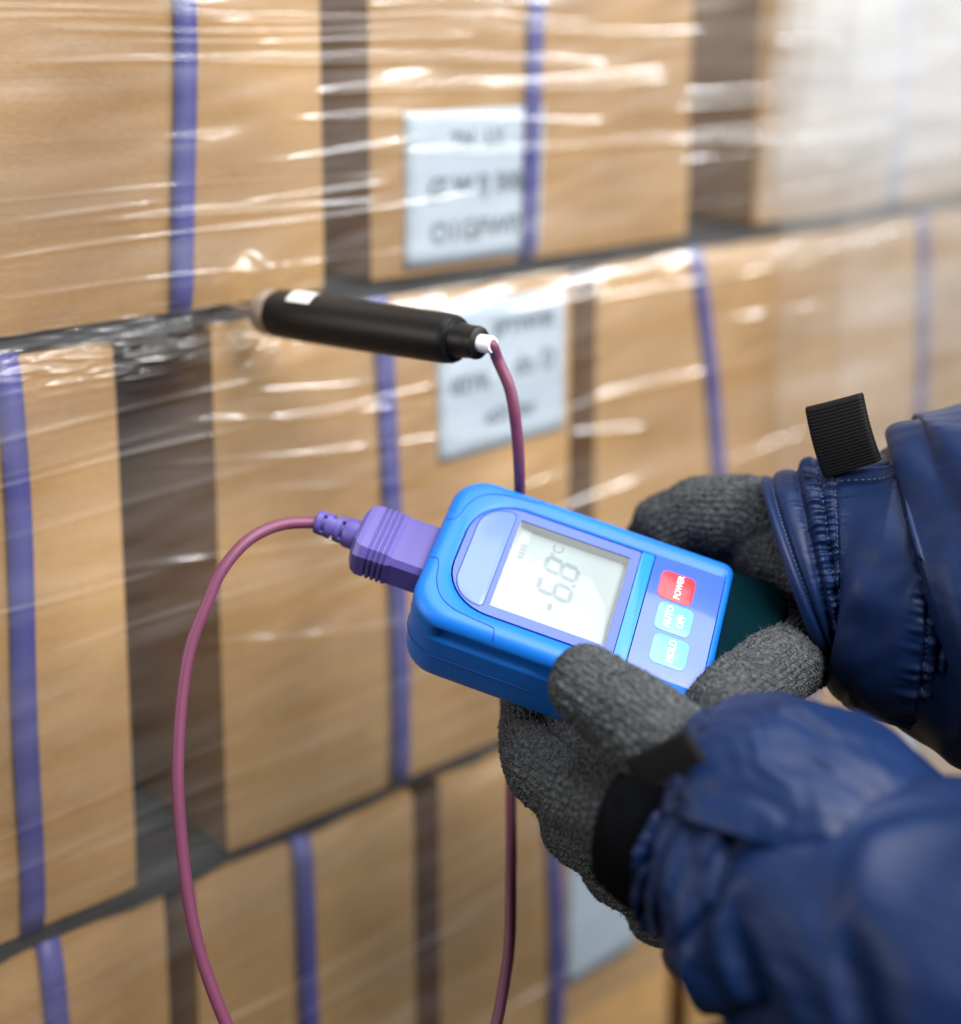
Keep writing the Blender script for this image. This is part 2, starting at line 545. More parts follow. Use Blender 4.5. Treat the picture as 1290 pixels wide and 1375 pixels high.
BOX_DEPTH = 0.20
def carton(s0, s1, z0, z1, label, o=0.0, strap=None, strap_w=0.0115, paper=None, seed=1, bulge=0.004):
    root = empty('cardboard_box', wall((s0 + s1) / 2, z0, o - BOX_DEPTH / 2), label, 'box', 'cardboard boxes stacked on the pallet')
    P, fc = rounded_box_mesh(s0, s1, z0, z1, BOX_DEPTH, o, bulge, seed)
    body = sharp(obj('carton', P, fc, M_CARD, root), 50)
    # flap joint on the visible end and on top
    if strap:
        for (st, sb) in strap:
            mb = MB()
            # ribbon round the carton: front, bottom, back, top
            zs = np.linspace(z1, z0, 24)
            fr = 0.5 * (1 + 0)
            loop = []
            for k, z in enumerate(zs):
                f = (z1 - z) / (z1 - z0)
                s = st + (sb - st) * f
                bl = bulge * math.cos((s - (s0 + s1) / 2) / (s1 - s0) * math.pi) * math.sin(f * math.pi)
                e = 0.0024 if k in (0, len(zs) - 1) else 0.0
                loop.append((s + 0.0008 * math.sin(f * 9 + seed), z, o + bl + 0.0017 - e))
            loop.append((sb, z0 - 0.0009, o - 0.004))
            loop.append((sb, z0 - 0.0009, o - BOX_DEPTH + 0.004))
            loop.append((sb, z0 + 0.004, o - BOX_DEPTH - 0.0009))
            loop.append((st, z1 - 0.004, o - BOX_DEPTH - 0.0009))
            loop.append((st, z1 + 0.0009, o - BOX_DEPTH + 0.004))
            loop.append((st, z1 + 0.0009, o - 0.004))
            lp = np.array(loop)
            n = len(lp)
            V = np.vstack([wall(lp[:, 0] - strap_w / 2, lp[:, 1], lp[:, 2]), wall(lp[:, 0] + strap_w / 2, lp[:, 1], lp[:, 2])])
            fc2 = [(i, (i + 1) % n, n + (i + 1) % n, n + i) for i in range(n)]
            mb.add(V, fc2)
            so = mb.build('strap', M_STRAP, root)
            md = so.modifiers.new('thickness', 'SOLIDIFY')
            md.thickness = 0.0007
            md.offset = 1.0
    if paper:
        sa, sb2, za, zb, skew, lines = paper
        nu, nv = 12, 12
        uu, vv = np.meshgrid(np.linspace(0, 1, nu), np.linspace(0, 1, nv))
        s = sa + (sb2 - sa) * uu
        z = za + (zb - za) * vv + skew * (uu - 0.5)
        def surf(s, z):
            return o + bulge * np.cos(np.clip((s - (s0 + s1) / 2) / (s1 - s0), -.5, .5) * np.pi) * np.cos(np.clip((z - (z0 + z1) / 2) / (z1 - z0), -.5, .5) * np.pi)
        V = wall(s, z, surf(s, z) + 0.0005).reshape(-1, 3)
        po = obj('paper_label', V, grid_faces(nv, nu, False), M_PAPER, root)
        md = po.modifiers.new('thickness', 'SOLIDIFY'); md.thickness = 0.0003; md.offset = 1.0
        for (txt, fx, fz, size, sp) in lines:
            tv, tf = text_shape(txt, size, 0.0007, sp)
            ss = sa + (sb2 - sa) * fx + tv[:, 0]
            zz = za + (zb - za) * fz + tv[:, 1] + skew * (fx - 0.5 + tv[:, 0] / (sb2 - sa))
            obj('printed_line', wall(ss, zz, surf(ss, zz) + 0.0011), tf, M_INK, po, smooth=False)
    return root

def S(px, py):
    return on_wall(px, py)[0]

ZT0, ZT1 = -0.137, 0.135          # upper layer
ZM0, ZM1 = -0.418, -0.1455        # middle layer
ZB0, ZB1 = -0.70, -0.4265         # lower layer
# upper layer
sA = S(-60, 200)
carton(sA, S(438, 300), ZT0, ZT1, 'cardboard box with violet strap, upper layer, nearest to the left edge, above the probe',
       strap=[(S(248, 60), S(243, 400))], seed=3)
carton(S(499, 200), S(930, 250), ZT0, ZT1, 'upper layer cardboard box with a white paper label crossed by its violet strap', o=-0.002,
       strap=[(S(718, 60), S(708, 350))], seed=5,
       paper=(S(545, 250), S(726, 250), -0.1315, -0.0500, 0.0,
              [('TN  LY', 0.50, 0.80, 0.0115, 1.05), ('(Z W I) 308', 0.50, 0.50, 0.0135, 1.0), ('O1GFW0', 0.50, 0.20, 0.0155, 1.0)]))
carton(S(1022, 200), S(1330, 200), ZT0, ZT1, 'upper layer cardboard box with pale film glare, farthest to the right', o=-0.004,
       strap=[(S(1212, 60), S(1204, 290))], seed=8)
# middle layer
carton(S(-120, 600), S(168, 600), ZM0, ZM1, 'middle layer cardboard box at the left edge, below crumpled film', o=-0.004, strap=[(S(20, 600), S(20, 800))], seed=12)
carton(S(284, 500), S(768, 500), ZM0, ZM1, 'middle layer cardboard box behind the plug, its white label behind the mauve cable', o=0.0,
       strap=[(S(508, 470), S(537, 1060))], seed=14,
       paper=(S(583, 520), S(756, 480), -0.2385, -0.1545, 0.001,
              [('2PYWHR', 0.66, 0.80, 0.0120, 1.0), ('02YR', 0.24, 0.47, 0.0125, 1.0), ('dn D', 0.75, 0.52, 0.0150, 1.1), ('cO1 2or', 0.55, 0.22, 0.0105, 1.05)]))
carton(S(800, 500), S(1500, 420), ZM0, ZM1, 'long middle layer cardboard box with two violet straps above the knit glove', o=0.0,
       strap=[(S(934, 335), S(985, 860)), (S(1238, 310), S(1228, 700))], seed=18, bulge=0.002)
# lower layer
carton(S(-110, 1250), S(232, 1250), ZB0, ZB1, 'lower layer cardboard box in the bottom left corner', o=-0.004, strap=[(S(70, 1250), S(72, 1400))], seed=31)
carton(S(262, 1250), S(560, 1250), ZB0, ZB1, 'lower layer cardboard box under the box with the label behind the cable', o=0.0, strap=[(S(405, 1250), S(415, 1500))], seed=33)
carton(S(590, 1150), S(905, 1100), ZB0, ZB1, 'lower layer cardboard box beside the lower glove, with violet strap and white label', o=0.0,
       strap=[(S(733, 1060), S(745, 1240))], seed=35,
       paper=(S(756, 1150), S(850, 1150), -0.60, -0.495, 0.0, []))
carton(S(935, 1000), S(1225, 1000), ZB0, ZB1, 'lower layer cardboard box seen between the two sleeves', o=0.0, strap=[(S(1080, 1000), S(1080, 1150))], seed=37,
       paper=(S(1205, 1000), S(1222, 1000), -0.60, -0.495, 0.0, []))
carton(S(1250, 900), S(1500, 900), ZB0, ZB1, 'lower layer cardboard box at the right edge below the upper sleeve', o=-0.002, seed=39,
       paper=(S(1262, 990), S(1370, 990), -0.60, -0.47, 0.0, []))

# dark strips added between the layers, standing in for the shadow in the joints
for z0, z1, where in ((ZT0, ZM1, 'added dark strip standing in for shadow between the upper and middle box layers'), (ZM0, ZB1, 'added dark strip standing in for shadow between the middle and lower box layers')):
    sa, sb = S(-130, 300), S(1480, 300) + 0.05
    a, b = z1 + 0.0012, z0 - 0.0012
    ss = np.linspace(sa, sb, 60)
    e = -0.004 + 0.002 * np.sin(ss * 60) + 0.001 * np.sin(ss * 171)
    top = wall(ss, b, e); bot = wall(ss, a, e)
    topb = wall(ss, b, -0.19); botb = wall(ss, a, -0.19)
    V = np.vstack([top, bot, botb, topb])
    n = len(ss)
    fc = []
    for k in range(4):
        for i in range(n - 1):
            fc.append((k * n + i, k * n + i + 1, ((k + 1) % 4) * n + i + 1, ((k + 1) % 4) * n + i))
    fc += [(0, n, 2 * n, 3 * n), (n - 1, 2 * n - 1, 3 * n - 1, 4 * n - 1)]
    so = obj('seam_shade_strip', V, fc, M_SEAM_SHADE, None, smooth=False)
    tag(so, where, 'sheet', 'dark strips standing in for shadow between box layers')

# stretch wrap: one sheet with pulled folds
def stretch_wrap():
    s0, s1, z0, z1 = S(-130, 300), S(1480, 300), -0.62, 0.10
    ns, nz = 230, 1080
    s = np.linspace(s0, s1, ns)[:, None]
    z = np.linspace(z0, z1, nz)[None, :]
    o = np.full((ns, nz), 0.0085)
    r = np.random.default_rng(42)
    P2 = np.stack(np.broadcast_arrays(s * 6, z * 16), -1)
    o = o + 0.0012 * snoise(P2, 3, 3)
    # dips at the joint between the layers
    for zz in ((ZT0 + ZM1) / 2, (ZM0 + ZB1) / 2):
        o = o - 0.004 * np.exp(-((z - zz) / 0.010) ** 2)
    def fold(sc, zc, ln, sl, wd, ht):
        zl = zc + sl * (s - sc) + 0.0012 * np.sin((s - sc) * 25 + sc * 40)
        env = np.clip(1 - ((s - sc) / (ln / 2)) ** 2, 0, 1) ** 0.6
        x = (z - zl) / wd
        return ht * env * np.exp(-x ** 2)
    for k in range(150):
        sc = r.uniform(s0, s1)
        zc = r.uniform(z0, z1)
        ln = r.uniform(0.10, 0.42)
        sl = r.normal(0.0, 0.016) + (0.02 if zc < -0.13 else 0.0)
        wd = r.uniform(0.0006, 0.0022)
        ht = wd * r.uniform(0.25, 0.75)
        o = o + fold(sc, zc, ln, sl, wd, ht)
    # the strong folds seen across the upper boxes, and some lower ones
    for (xa, ya, xb, yb, wd, k) in ((120, 40, 900, 42, 0.0016, 0.9), (300, 82, 770, 84, 0.0022, 1.0), (440, 125, 885, 110, 0.0020, 0.9), (400, 158, 780, 160, 0.0016, 0.8),
                                    (520, 204, 1010, 188, 0.0023, 1.0), (920, 122, 1190, 118, 0.002, 0.8), (230, 30, 640, 22, 0.0015, 0.7), (480, 10, 700, 4, 0.0015, 0.6),
                                    (20, 292, 230, 270, 0.0014, 0.5), (215, 188, 262, 187, 0.0012, 0.8), (330, 215, 560, 185, 0.0018, 0.4),
                                    (250, 560, 560, 540, 0.0018, 0.8), (230, 617, 700, 575, 0.0016, 0.7), (300, 520, 540, 505, 0.0013, 0.6), (310, 650, 620, 640, 0.0013, 0.5),
                                    (560, 742, 900, 620, 0.0024, 0.6), (755, 578, 860, 572, 0.0024, 1.0), (790, 530, 1010, 480, 0.0024, 0.7), (800, 380, 880, 368, 0.0024, 0.9),
                                    (800, 440, 1200, 400, 0.0018, 0.5), (160, 760, 560, 700, 0.0022, 0.5), (250, 860, 540, 830, 0.0026, 0.5), (1030, 60, 1280, 56, 0.003, 0.6), (1000, 190, 1280, 184, 0.003, 0.6)):
        a, za = on_wall(xa, ya)
        b, zb = on_wall(xb, yb)
        o = o + fold((a + b) / 2, (za + zb) / 2, abs(b - a) * 1.15, (zb - za) / (b - a), wd, wd * k)
    # crumpled film in the joint at the near end
    c0, cz = on_wall(170, 458)
    env = np.exp(-((s - c0) / 0.06) ** 2) * np.exp(-((z - cz + 0.0) / 0.012) ** 2)
    o = o + env * (0.0065 * np.abs(snoise(np.stack(np.broadcast_arrays(s * 22 + z * 60, z * 130), -1), 9, 3)))
    for (xx, yy, rr) in ((322, 360, 0.0060), (345, 384, 0.0036)):
        b0, bz = on_wall(xx, yy)
        o = o + 1.1 * rr * np.exp(-(((s - b0) / rr) ** 2 + ((z - bz) / rr) ** 2))
    p0, pz = on_wall(356, 418)
    rr2 = ((s - p0) / 0.016) ** 2 + ((z - pz) / 0.013) ** 2
    an = np.arctan2(z - pz, s - p0)
    o = o - 0.006 * np.exp(-rr2) + 0.0016 * np.sin(an * 9 + 3 * np.sqrt(rr2)) * np.exp(-(np.sqrt(rr2) - 1.2) ** 2 / 0.6)
    # more slack film over the far upper box
    c1, cz1 = on_wall(1180, 120)
    env = np.exp(-((s - c1) / 0.12) ** 2) * np.exp(-((z - cz1) / 0.07) ** 2)
    o = o + env * 0.0004 * snoise(np.stack(np.broadcast_arrays(s * 6, z * 75), -1), 19, 2)
    V = wall(np.broadcast_to(s, o.shape), np.broadcast_to(z, o.shape), o).reshape(-1, 3)
    ii = np.arange((ns - 1) * nz).reshape(ns - 1, nz)[:, :-1].ravel()
    fc = np.stack([ii, ii + nz, ii + nz + 1, ii + 1], -1)
    me = bpy.data.meshes.new('stretch_wrap')
    off = wall(0, z0)
    me.vertices.add(len(V)); me.vertices.foreach_set('co', (V - off).ravel())
    me.loops.add(fc.size); me.loops.foreach_set('vertex_index', fc.ravel().astype(np.int32))
    me.polygons.add(len(fc)); me.polygons.foreach_set('loop_start', np.arange(0, fc.size, 4, dtype=np.int32))
    me.polygons.foreach_set('loop_total', np.full(len(fc), 4, np.int32))
    me.update(calc_edges=True)
    me.polygons.foreach_set('use_smooth', np.ones(len(fc), bool))
    me.materials.append(M_FILM)
    ob = bpy.data.objects.new('stretch_wrap', me)
    ob.location = off
    C.objects.link(ob)
    # added film layers over the far boxes; their whitish colour stands in for glare
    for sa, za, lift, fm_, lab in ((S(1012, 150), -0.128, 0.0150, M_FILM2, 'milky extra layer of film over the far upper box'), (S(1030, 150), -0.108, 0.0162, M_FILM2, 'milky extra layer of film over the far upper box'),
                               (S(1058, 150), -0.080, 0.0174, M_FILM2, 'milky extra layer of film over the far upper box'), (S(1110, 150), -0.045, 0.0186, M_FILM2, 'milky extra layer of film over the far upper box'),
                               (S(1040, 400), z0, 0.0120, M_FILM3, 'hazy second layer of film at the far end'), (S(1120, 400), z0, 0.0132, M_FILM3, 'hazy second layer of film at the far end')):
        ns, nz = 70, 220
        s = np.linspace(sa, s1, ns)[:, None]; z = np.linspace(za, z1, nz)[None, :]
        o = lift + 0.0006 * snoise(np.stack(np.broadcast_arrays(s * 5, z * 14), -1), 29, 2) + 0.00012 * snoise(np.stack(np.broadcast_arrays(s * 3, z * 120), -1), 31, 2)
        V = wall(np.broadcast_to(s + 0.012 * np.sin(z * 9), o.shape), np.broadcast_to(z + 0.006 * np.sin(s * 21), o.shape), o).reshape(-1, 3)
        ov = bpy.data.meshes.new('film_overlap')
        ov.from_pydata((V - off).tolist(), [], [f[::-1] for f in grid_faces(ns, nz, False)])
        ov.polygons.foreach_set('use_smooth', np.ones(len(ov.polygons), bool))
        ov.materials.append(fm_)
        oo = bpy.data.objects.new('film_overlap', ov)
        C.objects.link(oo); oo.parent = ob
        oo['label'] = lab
    tag(ob, 'clear wrinkled plastic film stretched over the stacked cardboard boxes', 'plastic film')
stretch_wrap()

# ------------------------------------------------------------------ the meter
MR = np.array([[0.2914646, -0.94346376, 0.15787503], [0.83972671, 0.17330433, -0.51461117], [0.45815657, 0.28256282, 0.8427638]])
MO = CAM + np.array([0.01030422, 0.56863236, -0.21558991])

def loc(P):
    """millimetres on the meter: u across, v towards the socket end, n out of its face"""
    P = np.asarray(P, float)
    return MO + (P / 1000.0) @ MR.T

def rrect(u0, u1, v0, v1, rt, rb, npc=10, nl=30, nw=14):
    """rounded rectangle outline, counter-clockwise, rt radius at the v1 end, rb at the v0 end"""
    def arc(cx, cy, r, a0, a1):
        return [(cx + r * math.cos(a), cy + r * math.sin(a)) for a in np.linspace(a0, a1, npc)]
    pts = []
    pts += arc(u1 - rb, v0 + rb, rb, -math.pi / 2, 0)
    pts += [(u1, y) for y in np.linspace(v0 + rb, v1 - rt, nl + 2)[1:-1]]
    pts += arc(u1 - rt, v1 - rt, rt, 0, math.pi / 2)
    pts += [(x, v1) for x in np.linspace(u1 - rt, u0 + rt, nw + 2)[1:-1]]
    pts += arc(u0 + rt, v1 - rt, rt, math.pi / 2, math.pi)
    pts += [(u0, y) for y in np.linspace(v1 - rt, v0 + rb, nl + 2)[1:-1]]
    pts += arc(u0 + rb, v0 + rb, rb, math.pi, 1.5 * math.pi)
    pts += [(x, v0) for x in np.linspace(u0 + rb, u1 - rb, nw + 2)[1:-1]]
    return np.array(pts)

def prism(name, outline, n0, n1, mat_, parent, bev=0.3):
    """flat plate with a softened upper edge"""
    c = outline.mean(0)
    m = len(outline)
    rings = []
    d = outline - c
    for (f, n) in ((1.0, n0), (1.0, n1 - bev), (1 - bev * 0.35 / np.abs(d).max(), n1 - bev * 0.3), (1 - bev / np.abs(d).max(), n1)):
        rings.append(np.c_[c + d * f, np.full(m, n)])
    V = np.vstack(rings)
    fc = grid_faces(len(rings), m)
    fc.append(tuple(range((len(rings) - 1) * m, len(rings) * m)))
    return sharp(obj(name, loc(V), fc, mat_, parent), 40)

meter = empty('handheld_meter', loc((0, -40, -38)), 'blue handheld digital thermometer with square display, held by two gloved hands', 'thermometer')

UH, V0, V1, TH = 38.5, -90.0, 30.0, 42.0
def body_ring(inset, n, k=0.0):
    return rrect(-UH + inset, UH - inset, V0 + inset * 0.6, V1 - inset, max(15 - inset * 0.5, 3) + 6 * k, max(5 - inset * 0.4, 1.5))
rings = []
def groove(P, n):
    """long finger recess on both sides and a softer dent on the shoulder"""
    P = P.copy()
    for sgn in (-1, 1):
        side = np.clip((np.abs(P[:, 0]) - 34) / 3.5, 0, 1) * (np.sign(P[:, 0]) == sgn)
        lv = 1 / (1 + np.exp(-(16 - P[:, 1]) / 0.5)) * 1 / (1 + np.exp(-(P[:, 1] + 80) / 0.6))
        ln = 1 / (1 + np.exp(-(-6.2 - n) / 0.22)) * 1 / (1 + np.exp(-(n + 13.0) / 0.45))
        P[:, 0] -= sgn * 2.6 * side * lv * ln
    return P
prof = [(16, -TH), (9, -TH), (5.5, -TH + 0.7), (3.0, -TH + 2.2), (1.5, -TH + 4.5), (0.7, -TH + 8)]
prof += [(0.5 - 0.5 * k / 10, n) for k, n in enumerate(np.linspace(-27, -15, 7))]
prof += [(0.0, n) for n in np.linspace(-14.2, -4.6, 25)]
prof += [(0.35, -3.6), (0.9, -2.5), (1.7, -1.5), (2.8, -0.65), (4.0, -0.15), (5.4, 0.0)]
for ins, n in prof:
    r2 = groove(body_ring(ins, n), n)
    rings.append(np.c_[r2, np.full(len(r2), n)])
# inner lip slopes down to the display recess
def inner_ring(k, n):
    a = body_ring(5.4, 0)
    b = rrect(-28.2, 28.2, V0 + 3.5, 19.5, 20, 1.5)
    r2 = a * (1 - k) + b * k
    return np.c_[r2, np.full(len(r2), n)]
rings += [inner_ring(0.15, 0.0), inner_ring(0.45, -0.3), inner_ring(0.8, -0.9), inner_ring(0.97, -1.35), inner_ring(1.0, -1.8), inner_ring(1.02, -9.5)]
m = len(rings[0])
fc = grid_faces(len(rings), m)
fc.append(tuple(range(m)))
fc.append(tuple(range((len(rings) - 1) * m, len(rings) * m)))
sharp(obj('case', loc(np.vstack(rings)), fc, M_BLUE, meter), 60)

# dark teal lower shell carrying on from the case into the hand
low = []
for ins, n in ((12, -TH + 1), (5, -TH + 1.4), (2.2, -TH + 4), (1.5, -25), (1.5, -6), (2.3, -3.4), (4, -2.0), (6.5, -1.6)):
    r2 = rrect(-UH + ins, UH - ins, -116 + ins * 0.7, V0 + 0.5, 1.0, max(13 - ins * .5, 3))
    low.append(np.c_[r2, np.full(len(r2), n)])
m = len(low[0])
fc = grid_faces(len(low), m) + [tuple(range(m)), tuple(range((len(low) - 1) * m, len(low) * m))]
sharp(obj('lower_shell', loc(np.vstack(low)), fc, M_TEAL, meter), 60)

# display panel: frame with a square hole, so that the recess is real
def frame_plate(name, outer, inner, n0, n1, mat_, parent):
    mo = len(outer)
    V = np.vstack([np.c_[outer, np.full(mo, n0)], np.c_[outer, np.full(mo, n1)], np.c_[inner, np.full(mo, n1)], np.c_[inner, np.full(mo, n0)]])
    return sharp(obj(name, loc(V), grid_faces(4, mo), mat_, parent), 30)
outer = rrect(-27.6, 27.6, -51.0, 18.9, 19.4, 1.0)
inner = rrect(-23, 23, -47.3, 0.0, 0.6, 0.6)
frame_plate('display_bezel', outer, inner, -7.0, -1.3, M_BEZEL, meter)
bez = bpy.data.objects['display_bezel']
# recess wall and liquid crystal panel
inn2 = rrect(-22.95, 22.95, -47.25, -0.05, 0.6, 0.6)
inn3 = rrect(-22.2, 22.2, -46.6, -0.7, 0.6, 0.6)
V = np.vstack([np.c_[inn2, np.full(len(inn2), -1.9)], np.c_[inn3, np.full(len(inn3), -6.0)]])
sharp(obj('recess_wall', loc(V), grid_faces(2, len(inn2)), M_LCDW, bez), 30)
lcd_out = rrect(-22.6, 22.6, -46.9, -0.4, 0.4, 0.4)
lcd = prism('lcd_screen', lcd_out, -8.0, -5.9, M_LCD, meter, 0.05)
# cover window, thin clear pane
prism('cover_pane', rrect(-22.9, 22.9, -47.2, -0.1, 0.5, 0.5), -1.75, -1.40, M_GLASS, bez, 0.05)
# rounded grey-blue window above the display
dsh = rrect(-24.8, 24.8, 2.4, 15.8, 11.4, 1.8)
prism('window_ring', rrect(-25.3, 25.3, 2.0, 16.3, 11.8, 2.0), -1.6, -1.22, M_LINE, meter, 0.05)
prism('sensor_window', dsh, -1.5, -1.08, M_WIN, meter, 0.15)
# light band and keypad label
prism('cross_band', rrect(-27.9, 27.9, -56.6, -51.3, 0.8, 0.8), -5, -0.75, M_BAND, meter, 0.35)
prism('keypad_label', np.array([(29.6, -86.4), (29.6, -72), (28.4, -57.0), (0, -57.0), (-28.4, -57.0), (-29.6, -72), (-29.6, -86.4), (0, -86.4)]), -6, -0.95, M_LABEL, meter, 0.15)
# keys
def face_text(txt, uc, vc, size, n, mat_, parent, name='key_lettering', bold=0.0, spacing=1.0):
    tv, tf = text_shape(txt, size, bold, spacing)
    P = np.c_[uc + tv[:, 0], vc + tv[:, 1], np.full(len(tv), n)]
    return obj(name, loc(P), tf, mat_, parent, smooth=False)
for uc, vc, mt, lines, lab in ((15.6, -68.3, M_RED, [('POWER', 0.4, -1.0)], 'red power key'),
                           (0.0, -70.3, M_CYAN, [('AUTO', 0.5, 2.3), ('OFF', -0.2, -2.9)], 'cyan auto off key'),
                           (-15.8, -71.6, M_CYAN, [('HOLD', 0.5, -0.8)], 'cyan hold key')):
    k = prism('key', rrect(uc - 7.0, uc + 7.0, vc - 7.2, vc + 7.2, 2.6, 2.6, 6, 2, 2), -1.4, -0.62, mt, meter, 0.18)
    k['label'] = lab
    for txt, du, dv in lines:
        face_text(txt, uc + du, vc + dv, 3.9 if txt != 'POWER' else 3.5, -0.56, M_WHITE, k, bold=0.06)

# seven segment digits "-6.8" on the display, with the small battery mark
SEG = {'6': 'afedcg', '8': 'abcdefg', '-': 'g'}
def digit(ch, uc, vc, w, h, t):
    sl = 0.12
    def bar(x0, y0, x1, y1):
        a, b = np.array([x0, y0]), np.array([x1, y1])
        d = (b - a) / np.linalg.norm(b - a)
        p = np.array([-d[1], d[0]])
        return np.array([a, a + d * t / 2 + p * t / 2, b - d * t / 2 + p * t / 2, b, b - d * t / 2 - p * t / 2, a + d * t / 2 - p * t / 2])
    g = 0.25
    seg = dict(a=(-w/2+g, h/2, w/2-g, h/2), d=(-w/2+g, -h/2, w/2-g, -h/2), g=(-w/2+g, 0, w/2-g, 0),
               f=(-w/2, g, -w/2, h/2-g), b=(w/2, g, w/2, h/2-g), e=(-w/2, -h/2+g, -w/2, -g), c=(w/2, -h/2+g, w/2, -g))
    mb = MB()
    for s_ in SEG[ch]:
        q = bar(*seg[s_])
        q[:, 0] += q[:, 1] * sl
        mb.add(loc(np.c_[uc + q[:, 0], vc + q[:, 1], np.full(6, -5.80)]), [tuple(range(6))])
    return mb
digit('8', 9.4, -22.2, 6.6, 13.4, 1.9).build('digit', M_SEG, lcd, False)
digit('6', -1.6, -22.2, 6.6, 13.4, 1.9).build('digit', M_SEG, lcd, False)
digit('-', -10.6, -22.4, 4.6, 13.4, 1.8).build('minus_sign', M_SEG, lcd, False)
q = np.array([(-.8, -.8), (.8, -.8), (.8, .8), (-.8, .8)])
obj('decimal_point', loc(np.c_[3.9 + q[:, 0] - .8, -29.0 + q[:, 1], np.full(4, -5.80)]), [(0, 1, 2, 3)], M_SEG, lcd, False)
face_text('°C', 17.2, -18.5, 6.5, -5.80, M_SEG, lcd, 'unit_mark')
mb = MB()
for k in range(4):
    uu = 8.2 + k * 2.1
    q = np.array([(-.75, -1.3), (.75, -1.3), (.75, 1.3), (-.75, 1.3)])
    mb.add(loc(np.c_[uu + q[:, 0], -4.6 + q[:, 1], np.full(4, -5.80)]), [(0, 1, 2, 3)])
mb.build('battery_mark', M_SEG, lcd, False)

# moulding lines of the corner bumpers, sunk in the shoulder
def surf_n(u, v):
    """height of the case top near the rim"""
    ins = min(UH - abs(u), V1 - v)
    tab = [(0.0, -4.6), (0.35, -3.6), (0.9, -2.5), (1.7, -1.5), (2.8, -0.65), (4.0, -0.15), (5.4, 0.0), (9, -0.1)]
    return float(np.interp(ins, [a for a, _ in tab], [b for _, b in tab]))
for sgn in (-1, 1):
    pts = [(sgn * 10.5, 28.3), (sgn * 11.0, 25.6), (sgn * 14, 24.2), (sgn * 21, 22.6), (sgn * 27.5, 18.8), (sgn * 31.2, 12.5), (sgn * 32.6, 4), (sgn * 33.4, -4), (sgn * 35.2, -5.5), (sgn * 37.6, -6.0)]
    pp = catmull([(u, v, 0) for u, v in pts], 60)
    pp[:, 2] = [surf_n(u, v) + 0.03 for u, v, _ in pp]
    V, fc = tube(loc(pp), 0.00022, 6)
    obj('moulding_line', V, fc, M_LINE, meter)
# parting line of the two case halves
ring = body_ring(0.12, -24)
V, fc = tube(loc(np.vstack([np.c_[ring, np.full(len(ring), -24.0)], [[*ring[0], -24.0]]])), 0.00024, 6, ref=MR[:, 2])
obj('parting_line', V, fc, M_LINE, meter)
# sockets collar at the end
c = rrect(-15, 15, -26, -9, 2, 2, 5, 3, 3)
V = np.vstack([np.c_[c[:, 0], np.full(len(c), 27.8), c[:, 1]], np.c_[c[:, 0], np.full(len(c), 29.0), c[:, 1]]])
obj('socket_frame', loc(V), grid_faces(2, len(c)) + [tuple(range(len(c), 2 * len(c)))], M_LINE, meter, False)

# ------------------------------------------------------------------ probe with cable and plug
probe = empty('temperature_probe', at(365, 418, 0.695), 'black handled temperature probe stuck between boxes, its mauve cable plugged into the meter', 'probe')
A = at(356, 418, 0.694)
B = at(606, 455, 0.622)
ax = nrm(B - A)
Lh = np.linalg.norm(B - A)
def revolve(name, prof_, mat_, base=A, axis=ax, seg=40, parent=probe):
    path = np.array([base + axis * x for x, _ in prof_])
    t, a0, b0 = frames(np.array([base, base + axis]), (0, 0, 1))
    th = np.linspace(0, 2 * np.pi, seg, endpoint=False)
    V = np.vstack([p + r * (np.cos(th)[:, None] * a0[0] + np.sin(th)[:, None] * b0[0]) for p, (_, r) in zip(path, prof_)])
    fc = grid_faces(len(prof_), seg) + [tuple(range(seg)), tuple(range((len(prof_) - 1) * seg, len(prof_) * seg))]
    return sharp(obj(name, V, fc, mat_, parent), 35)
revolve('needle', [(-0.075, 0.0004), (-0.07, 0.0016), (0.0, 0.0016)], M_METAL)
revolve('collar', [(-0.001, 0.0085), (0.000, 0.0102), (0.0014, 0.0106), (0.007, 0.0108), (0.0085, 0.0106)], M_METAL)
h = revolve('handle', [(0.0075, 0.0104), (0.0085, 0.0106), (0.010, 0.0112), (0.03, 0.0114), (Lh * 0.6, 0.0112), (Lh - 0.003, 0.0107), (Lh + 0.001, 0.0103), (Lh + 0.0028, 0.0095), (Lh + 0.003, 0.0078),
           (Lh + 0.004, 0.0074), (Lh + 0.0125, 0.0069), (Lh + 0.0135, 0.0071), (Lh + 0.0150, 0.0068), (Lh + 0.0158, 0.0050)], M_BLACK)
revolve('ferrule', [(Lh + 0.012, 0.0038), (Lh + 0.0215, 0.0037), (Lh + 0.0225, 0.0032)], M_FERR)
# white mark on the handle
t_, a_, b_ = frames(np.array([A, A + ax]), (0, 0, 1))
a_, b_ = a_[0], b_[0]
th = np.linspace(-0.2, 0.75, 10)
side = nrm(-(A - CAM)) 
ang0 = 0.0
# angle pointing up and a bit to the viewer
V = []
for x in np.linspace(0.021, 0.036, 6):
    for t in th:
        dirv = math.cos(t + ang0) * a_ + math.sin(t + ang0) * b_
        V.append(A + ax * (x + 0.002 * t) + dirv * 0.01155)
obj('white_mark', V, grid_faces(6, 10, False), M_FERR, h)
